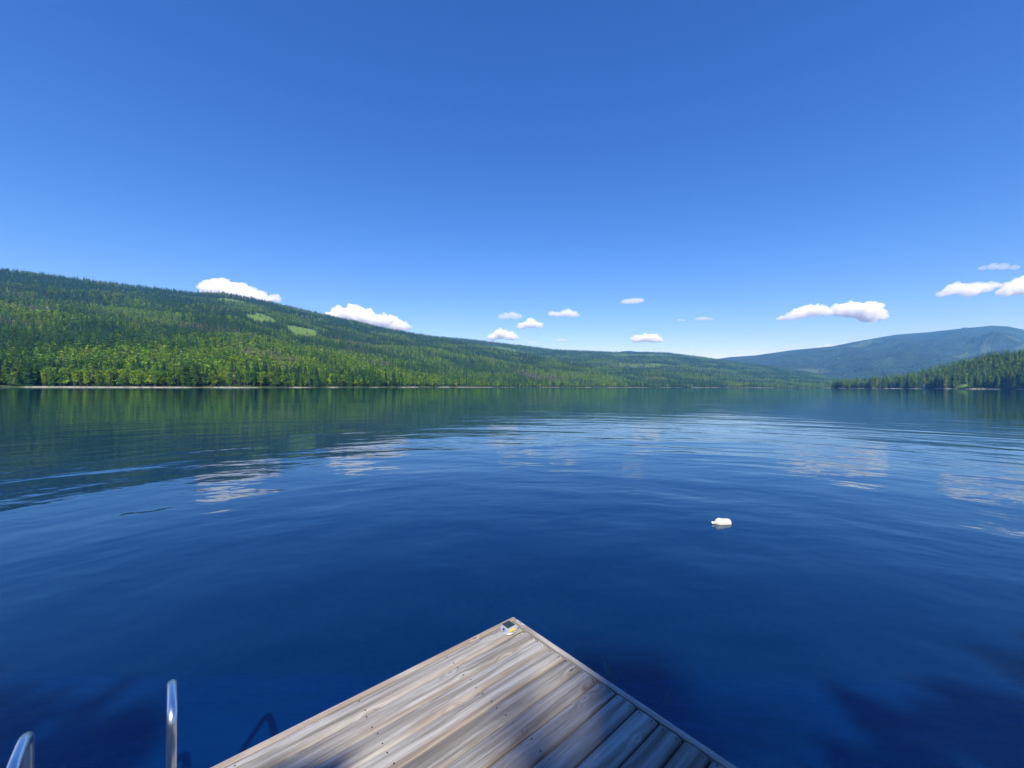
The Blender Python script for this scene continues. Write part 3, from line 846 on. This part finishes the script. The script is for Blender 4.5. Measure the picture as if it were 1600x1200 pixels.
# dock frame: local X along the planks (away from the corner), local Y = across them (towards lower right)
def mat_wood():
    t = NT('weathered_wood')
    o = t.obj(); oi = t.add('ObjectInfo')
    off = t.add('VectorMath', operation='ADD')
    cx = t.add('CombineXYZ'); t.set(cx, 0, t.math('MULTIPLY', oi.outputs['Random'], 37.0)); t.set(cx, 1, t.math('MULTIPLY', oi.outputs['Random'], 11.0)); t.set(cx, 2, t.math('MULTIPLY', oi.outputs['Random'], 5.0))
    t.l.new(o, off.inputs[0]); t.l.new(cx.outputs[0], off.inputs[1]); p = off.outputs[0]
    # knots: rare cells with rings that bend the grain
    vo = t.add('TexVoronoi', feature='F1'); vo.inputs['Scale'].default_value = 1.0; vo.inputs['Randomness'].default_value = 1.0
    t.l.new(t.vmul(p, (2.8, 7.6, 0.0)), vo.inputs['Vector'])
    kd = vo.outputs['Distance']
    knot = t.math('SUBTRACT', 1.0, t.ramp(kd, 0.03, 0.10))
    halo = t.math('SUBTRACT', 1.0, t.ramp(kd, 0.03, 0.34))
    bend = t.add('VectorMath', operation='ADD'); t.l.new(t.vmul(p, (1.2, 26.0, 26.0)), bend.inputs[0])
    hb = t.add('CombineXYZ'); t.set(hb, 1, t.math('MULTIPLY', halo, 1.1)); t.l.new(hb.outputs[0], bend.inputs[1])
    g1 = t.noise(bend.outputs[0], 1.0, 5, 0.6, 0.3)
    g2 = t.noise(t.vmul(p, (3.0, 160.0, 160.0)), 1.0, 3, 0.6)
    stain = t.noise(t.vmul(p, (1.2, 5.0, 1.0)), 1.0, 4, 0.6)
    c = t.mix(t.ramp(g1, 0.3, 0.7), (0.155, 0.138, 0.122), (0.40, 0.385, 0.365))
    c = t.mix(t.math('MULTIPLY', t.ramp(g2, 0.52, 0.75), 0.5), c, (0.13, 0.11, 0.095))
    c = t.mix(t.math('MULTIPLY', t.ramp(stain, 0.52, 0.72), 0.55), c, (0.25, 0.215, 0.18))
    c = t.mix(t.math('MULTIPLY', t.ramp(stain, 0.5, 0.3), 0.0), c, (0.5, 0.48, 0.45))
    c = t.mix(t.math('MULTIPLY', knot, 0.75), c, (0.12, 0.085, 0.06))
    ring = t.math('MULTIPLY', t.ramp(t.math('ABSOLUTE', t.math('SUBTRACT', kd, 0.11)), 0.05, 0.0), 0.3)
    c = t.mix(ring, c, (0.56, 0.53, 0.49))
    # brown heartwood worn bare along one side of each board
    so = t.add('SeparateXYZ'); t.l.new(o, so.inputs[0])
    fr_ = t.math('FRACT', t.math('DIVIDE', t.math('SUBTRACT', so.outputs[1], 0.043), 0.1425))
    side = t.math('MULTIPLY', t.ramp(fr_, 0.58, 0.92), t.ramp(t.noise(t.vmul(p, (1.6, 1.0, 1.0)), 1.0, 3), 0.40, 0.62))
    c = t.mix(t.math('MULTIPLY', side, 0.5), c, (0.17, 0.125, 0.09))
    tone = t.add('HueSaturation'); t.l.new(c, tone.inputs['Color'])
    t.set(tone, 'Value', t.math('ADD', t.math('MULTIPLY', oi.outputs['Random'], 0.4), 0.86))
    ht = t.math('ADD', t.math('MULTIPLY', g2, 0.5), t.math('MULTIPLY', g1, 1.0))
    ht = t.math('SUBTRACT', ht, t.math('MULTIPLY', knot, 0.6))
    t.pbr(tone.outputs[0], 0.82, normal=t.bump(ht, 0.006, 0.8), spec=0.25)
    return t.m
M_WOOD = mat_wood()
M_NAIL = simple('rusty_nail', (0.07, 0.055, 0.05), 0.6, 0.4, 0.6)

dock = tag(empty('dock', (CORNER.x, CORNER.y, 0), ANG), 'weathered grey plank dock corner jutting over the lake', 'dock')
# local +Y must point to the lower right (0.654,-0.757): rotate DU by +90 deg
RIM, PITCH, PW = 0.04, 0.1425, 0.1330
LEN, NPL = 6.2, 27
def plank(name, x0, x1, y0, y1, top, thick, rp, segs=10, parent=dock, bow=0.0016, rnd=0.015):
    """board with worn round edges, a little cupped and wavy"""
    bm = bmesh.new()
    w = y1 - y0
    prof = [(-0.5, -thick), (-0.5, -rnd * 0.9), (-0.5 + 0.35 * rnd / w, -rnd * 0.3), (-0.5 + 1.3 * rnd / w, 0), (-0.2, 0.0030), (0.2, 0.0030),
            (0.5 - 1.3 * rnd / w, 0), (0.5 - 0.35 * rnd / w, -rnd * 0.3), (0.5, -rnd * 0.9), (0.5, -thick)]
    L_ = x1 - x0
    st = [0, 0.004 / L_, 0.012 / L_] + [0.03 / L_ + (1 - 0.06 / L_) * i / segs for i in range(segs + 1)] + [1 - 0.012 / L_, 1 - 0.004 / L_, 1]
    ph = rp.uniform(0, 6.28)
    rings = []
    for s in st:
        e = min(s, 1 - s) * L_
        nar = 1.0 if e > 0.011 else (0.985 if e > 0.003 else 0.93)
        drop = 0.0 if e > 0.011 else (0.002 if e > 0.003 else 0.006)
        sh = math.sin(s * 3.1 + ph) * bow; zz = math.sin(s * 5.3 + ph * 2) * bow
        rings.append([bm.verts.new((x0 + s * L_, (y0 + y1) / 2 + a * w * nar + sh, top + b - (drop if b > -thick else 0) + zz)) for a, b in prof])
    for a, b in zip(rings[:-1], rings[1:]):
        for q_ in range(len(prof)): bm.faces.new((a[q_], a[(q_ + 1) % len(prof)], b[(q_ + 1) % len(prof)], b[q_]))
    bm.faces.new(rings[0]); bm.faces.new(rings[-1][::-1])
    bmesh.ops.recalc_face_normals(bm, faces=bm.faces)
    return bm_obj(name, bm, M_WOOD, parent, smooth=False)
rp = random.Random(21)
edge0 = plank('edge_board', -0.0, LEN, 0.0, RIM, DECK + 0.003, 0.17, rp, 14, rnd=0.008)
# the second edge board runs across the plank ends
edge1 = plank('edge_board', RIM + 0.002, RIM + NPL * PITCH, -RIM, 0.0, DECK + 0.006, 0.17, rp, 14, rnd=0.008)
edge1.rotation_euler = (0, 0, math.pi / 2)
nails = bmesh.new()
for i in range(NPL):
    y0 = RIM + 0.003 + i * PITCH
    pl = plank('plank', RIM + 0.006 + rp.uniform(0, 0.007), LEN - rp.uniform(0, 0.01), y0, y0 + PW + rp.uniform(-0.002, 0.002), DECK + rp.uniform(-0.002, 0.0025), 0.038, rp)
    for fx in (0.035, 0.64, 1.25, 1.86, 2.47):
        for fy in (0.028, 0.108):
            lathe_c = (RIM + fx + rp.uniform(-0.008, 0.008), y0 + fy + rp.uniform(-0.006, 0.006))
            bmesh.ops.create_cone(nails, cap_ends=True, segments=8, radius1=0.0046, radius2=0.0040, depth=0.002,
                                  matrix=Matrix.Translation((lathe_c[0], lathe_c[1], DECK + 0.0032)))
tag(bm_obj('nails', nails, M_NAIL, dock), kind='stuff')
for jx in (0.5, 1.1, 1.7, 2.9, 4.1, 5.3):
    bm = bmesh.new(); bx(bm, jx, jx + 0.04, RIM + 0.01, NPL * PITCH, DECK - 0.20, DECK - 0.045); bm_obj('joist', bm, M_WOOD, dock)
for (px, py) in ((0.35, 0.35), (0.35, 3.3), (3.2, 0.35), (3.2, 3.3), (5.8, 0.35), (5.8, 3.3)):
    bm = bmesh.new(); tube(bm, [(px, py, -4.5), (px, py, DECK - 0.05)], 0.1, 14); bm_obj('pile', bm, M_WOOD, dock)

# ------------------------------------------------------------------ solar dock light on the corner
M_ALU = simple('cast_aluminium', (0.62, 0.64, 0.66), 0.38, 0.5, 0.55, 0.12, 30)
t_ = NT('solar_cell')
br = t_.add('TexBrick'); br.offset = 0.0; br.inputs['Scale'].default_value = 1.0
for nm_, v_ in (('Color1', (0.012, 0.020, 0.022, 1)), ('Color2', (0.016, 0.026, 0.028, 1)), ('Mortar', (0.12, 0.14, 0.13, 1)), ('Mortar Size', 0.0006), ('Brick Width', 0.016), ('Row Height', 0.016)):
    br.inputs[nm_].default_value = v_
t_.l.new(t_.obj(), br.inputs['Vector']); t_.pbr(br.outputs['Color'], 0.25, spec=0.5); M_SOLAR = t_.m
M_LENS = simple('amber_lens', (0.72, 0.56, 0.08), 0.3, 0.6)
M_BLUE = simple('blue_switch', (0.03, 0.07, 0.35), 0.4)
lp = CORNER + DU * 0.150 + Vector((0.6535, -0.757, 0)) * 0.118
sl = tag(empty('solar_light', (lp.x, lp.y, DECK + 0.004), ANG), 'small square solar dock light with dark panel on the dock corner', 'light')
bm = bmesh.new(); lathe(bm, [(0.062, 0.0), (0.063, 0.004), (0.058, 0.008), (0.05, 0.010)], 16); bm_obj('base_plate', bm, M_ALU, sl, True)
bm = bmesh.new()
lo = [bm.verts.new((a * 0.049, b * 0.049, 0.009)) for a, b in ((-1, -1), (1, -1), (1, 1), (-1, 1))]
up = [bm.verts.new((a * 0.041, b * 0.041, 0.042)) for a, b in ((-1, -1), (1, -1), (1, 1), (-1, 1))]
bm.faces.new(lo[::-1]); bm.faces.new(up)
for q_ in range(4): bm.faces.new((lo[q_], lo[(q_ + 1) % 4], up[(q_ + 1) % 4], up[q_]))
bmesh.ops.bevel(bm, geom=list(bm.edges), offset=0.004, segments=2, affect='EDGES')
bm_obj('housing', bm, M_ALU, sl)
bm = bmesh.new(); bx(bm, -0.036, 0.036, -0.036, 0.036, 0.0425, 0.0455); bm_obj('solar_panel', bm, M_SOLAR, sl)
for ax, sg, m_ in (('y', 1, M_LENS), ('y', -1, M_LENS)):
    bm = bmesh.new(); bx(bm, -0.030, 0.030, sg * 0.042, sg * 0.050, 0.012, 0.030)
    bmesh.ops.bevel(bm, geom=list(bm.edges), offset=0.003, segments=2, affect='EDGES'); bm_obj('lens', bm, m_, sl)
bm = bmesh.new(); bx(bm, 0.046, 0.051, -0.009, 0.009, 0.018, 0.032); bm_obj('switch', bm, M_BLUE, sl)
for a_ in range(4):
    bm = bmesh.new(); lathe(bm, [(0.004, 0.008), (0.004, 0.0125), (0.002, 0.0135)], 8)
    o = bm_obj('screw', bm, M_NAIL, sl); o.location = (0.056 * math.cos(a_ * 1.5708), 0.056 * math.sin(a_ * 1.5708), 0)

# ------------------------------------------------------------------ swim ladder on the dock's edge
t_ = NT('stainless_steel')
nn = t_.noise(t_.vmul(t_.obj(), (60, 60, 4)), 1.0, 3)
rr = t_.add('MapRange'); t_.set(rr, 0, nn); rr.inputs[3].default_value = 0.24; rr.inputs[4].default_value = 0.36
t_.pbr((0.82, 0.83, 0.84), rr.outputs[0], 1.0); M_STEEL = t_.m
M_TREAD = simple('grey_tread', (0.30, 0.31, 0.32), 0.7)
ladder = tag(empty('swim_ladder', (CORNER.x, CORNER.y, 0), ANG), 'shiny steel swim ladder with looped handrail on the dock edge', 'ladder')
S0 = 2.145
for sx in (S0, S0 + 0.46):
    pts = [(sx, 0.16, DECK + 0.004), (sx, 0.16, DECK + 0.355)]
    for a_ in range(1, 24):
        an = math.pi * a_ / 24
        pts.append((sx, 0.02 + 0.14 * math.copysign(abs(math.cos(an)) ** 0.6, math.cos(an)), DECK + 0.358 + 0.09 * math.sin(an) ** 0.6))
    pts += [(sx, -0.12, DECK + 0.3), (sx, -0.12, -1.1)]
    bm = bmesh.new(); tube(bm, pts, 0.019, 20); bm_obj('rail', bm, M_STEEL, ladder, True)
    bm = bmesh.new(); lathe(bm, [(0.045, 0), (0.045, 0.006), (0.026, 0.010), (0.021, 0.022)], 20)
    o = bm_obj('flange', bm, M_STEEL, ladder, True); o.location = (sx, 0.16, DECK + 0.004)
for zz in (0.12, -0.16, -0.44, -0.72, -1.0):
    bm = bmesh.new(); bx(bm, S0 + 0.015, S0 + 0.445, -0.155, -0.085, zz, zz + 0.022)
    bmesh.ops.bevel(bm, geom=list(bm.edges), offset=0.005, segments=2, affect='EDGES'); bm_obj('step', bm, M_TREAD, ladder)

# ------------------------------------------------------------------ jug buoy and its line
M_JUG = simple('white_plastic', (0.55, 0.525, 0.47), 0.4, 0.5, 0.0, 0.06, 12)
M_CAP = simple('pale_cap', (0.62, 0.72, 0.74), 0.4)
M_ROPE = simple('pale_rope', (0.75, 0.78, 0.74), 0.9, 0.2)
BZ = CAM_H * F / (815.0 - float(horizon(1126)))
BXX = UX(1127, BZ)
buoy = tag(empty('jug_buoy', (BXX, BZ, 0.012), 0.16), 'white plastic jug floating on its side as a mooring buoy', 'buoy')
bm = bmesh.new()
lathe(bm, [(0.02, 0.150), (0.060, 0.150), (0.070, 0.143), (0.074, 0.125), (0.071, 0.115), (0.074, 0.105), (0.075, -0.03), (0.071, -0.065), (0.054, -0.100), (0.030, -0.122), (0.021, -0.130), (0.021, -0.150), (0.014, -0.151)], 28, 'X')
bmesh.ops.recalc_face_normals(bm, faces=bm.faces)
jb = bm_obj('jug', bm, M_JUG, buoy, True); jb.rotation_euler = (0, R(3.0), 0)
bm = bmesh.new(); lathe(bm, [(0.010, -0.188), (0.022, -0.186), (0.0245, -0.180), (0.0245, -0.154), (0.020, -0.150)], 20, 'X')
bmesh.ops.recalc_face_normals(bm, faces=bm.faces)
bm_obj('cap', bm, M_CAP, jb, True)
bm = bmesh.new(); tube(bm, [(-0.118, 0, 0.028), (-0.100, 0, 0.056), (-0.075, 0, 0.073), (-0.045, 0, 0.080), (-0.015, 0, 0.072)], 0.007, 8); bm_obj('handle', bm, M_JUG, jb, True)
bm = bmesh.new(); tube(bm, [(0.0, -0.02, -0.05), (0.01, -0.05, -0.12), (0.035, -0.08, -0.22), (0.04, -0.10, -0.34), (0.03, -0.11, -0.46), (0.03, -0.12, -0.60)], [0.011, 0.011, 0.010, 0.010, 0.009, 0.006], 8)
bm_obj('rope', bm, M_ROPE, buoy, True)

# ------------------------------------------------------------------ water weeds beside the dock
M_WEED = simple('water_weed', (0.10, 0.26, 0.05), 0.7, 0.2)
M_WEEDY = simple('yellow_weed', (0.55, 0.50, 0.06), 0.7, 0.2)
def weed(row, colx, depth, size, n, mat, label):
    k = (CAM_H + depth) / (row - float(horizon(colx)))
    wx, wy = (colx - 800) * k, F * k
    r_ = random.Random(int(row * 7 + colx))
    e = tag(empty('water_weed', (wx, wy, -depth - size)), label, 'water plant')
    for i in range(n):
        bm = bmesh.new()
        a = r_.uniform(0, 6.28); l = size * r_.uniform(0.6, 1.0); sp = size * r_.uniform(0.1, 0.45); w = size * 0.06
        pts = [Vector((math.cos(a) * sp * s, math.sin(a) * sp * s, l * math.sin(s * 1.4))) for s in (0, 0.3, 0.6, 0.85, 1.0)]
        sd = Vector((-math.sin(a), math.cos(a), 0))
        rows_ = [(bm.verts.new(p - sd * w * wv), bm.verts.new(p + Vector((0, 0, w * 0.3))), bm.verts.new(p + sd * w * wv)) for p, wv in zip(pts, (0.4, 1, 1.1, 0.7, 0.1))]
        for a_, b_ in zip(rows_[:-1], rows_[1:]):
            bm.faces.new((a_[0], a_[1], b_[1], b_[0])); bm.faces.new((a_[1], a_[2], b_[2], b_[1]))
        bm_obj('leaf', bm, mat, e)
weed(1040, 951, 0.08, 0.30, 18, M_WEED, 'green water weed reaching up beside the dock edge')
weed(1077, 1045, 0.01, 0.09, 7, M_WEEDY, 'small yellow water weed sprig just under the surface')
weed(1088, 1038, 0.01, 0.05, 5, M_WEEDY, 'tiny yellow weed tip below the yellow sprig')

# ------------------------------------------------------------------ trees on the near bank behind the dock, whose shade reaches over the water
def bank_tree(bx_, by_, bh_, kd_, wid, label, group=None):
    gz = float(bed_height(np.array([float(bx_)]), np.array([float(by_)]))[0])
    tree_obj(kd_, bx_, by_, gz - 0.2, bh_, CON_COL[1] if kd_ == 0 else BRO_COL[1], label, group, wid, 2)
bank_rd = random.Random(3)
for bx_ in (-14.4, -13, -11.6, -10.2, -8.8, -7.4, -6.2, -5.0, -3.9, -2.8, -1.6, -0.4, 0.8, 2.0, 3.0, 3.9, 4.9, 6.0, 7.2, 8.4, 9.8, 11.2, 12.6, 14, 15.4):
    low = -2.5 < bx_ < 3.5                                     # shorter ones in line with the deck
    bank_tree(bx_ + bank_rd.uniform(-0.2, 0.2), -10.4 + bank_rd.uniform(-0.2, 0.2), 10.3 if low else bank_rd.uniform(11.3, 11.7), 1, 1.15,
              'shorter leafy tree in line with the dock on the near bank' if low else 'leafy tree in the row on the near bank beside the dock', 'shorter leafy trees on the near bank' if low else 'leafy trees on the near bank')
bank_tree(3.2, -30, 27.6, 1, 0.8, 'tall leafy tree standing highest on the bank behind the row')
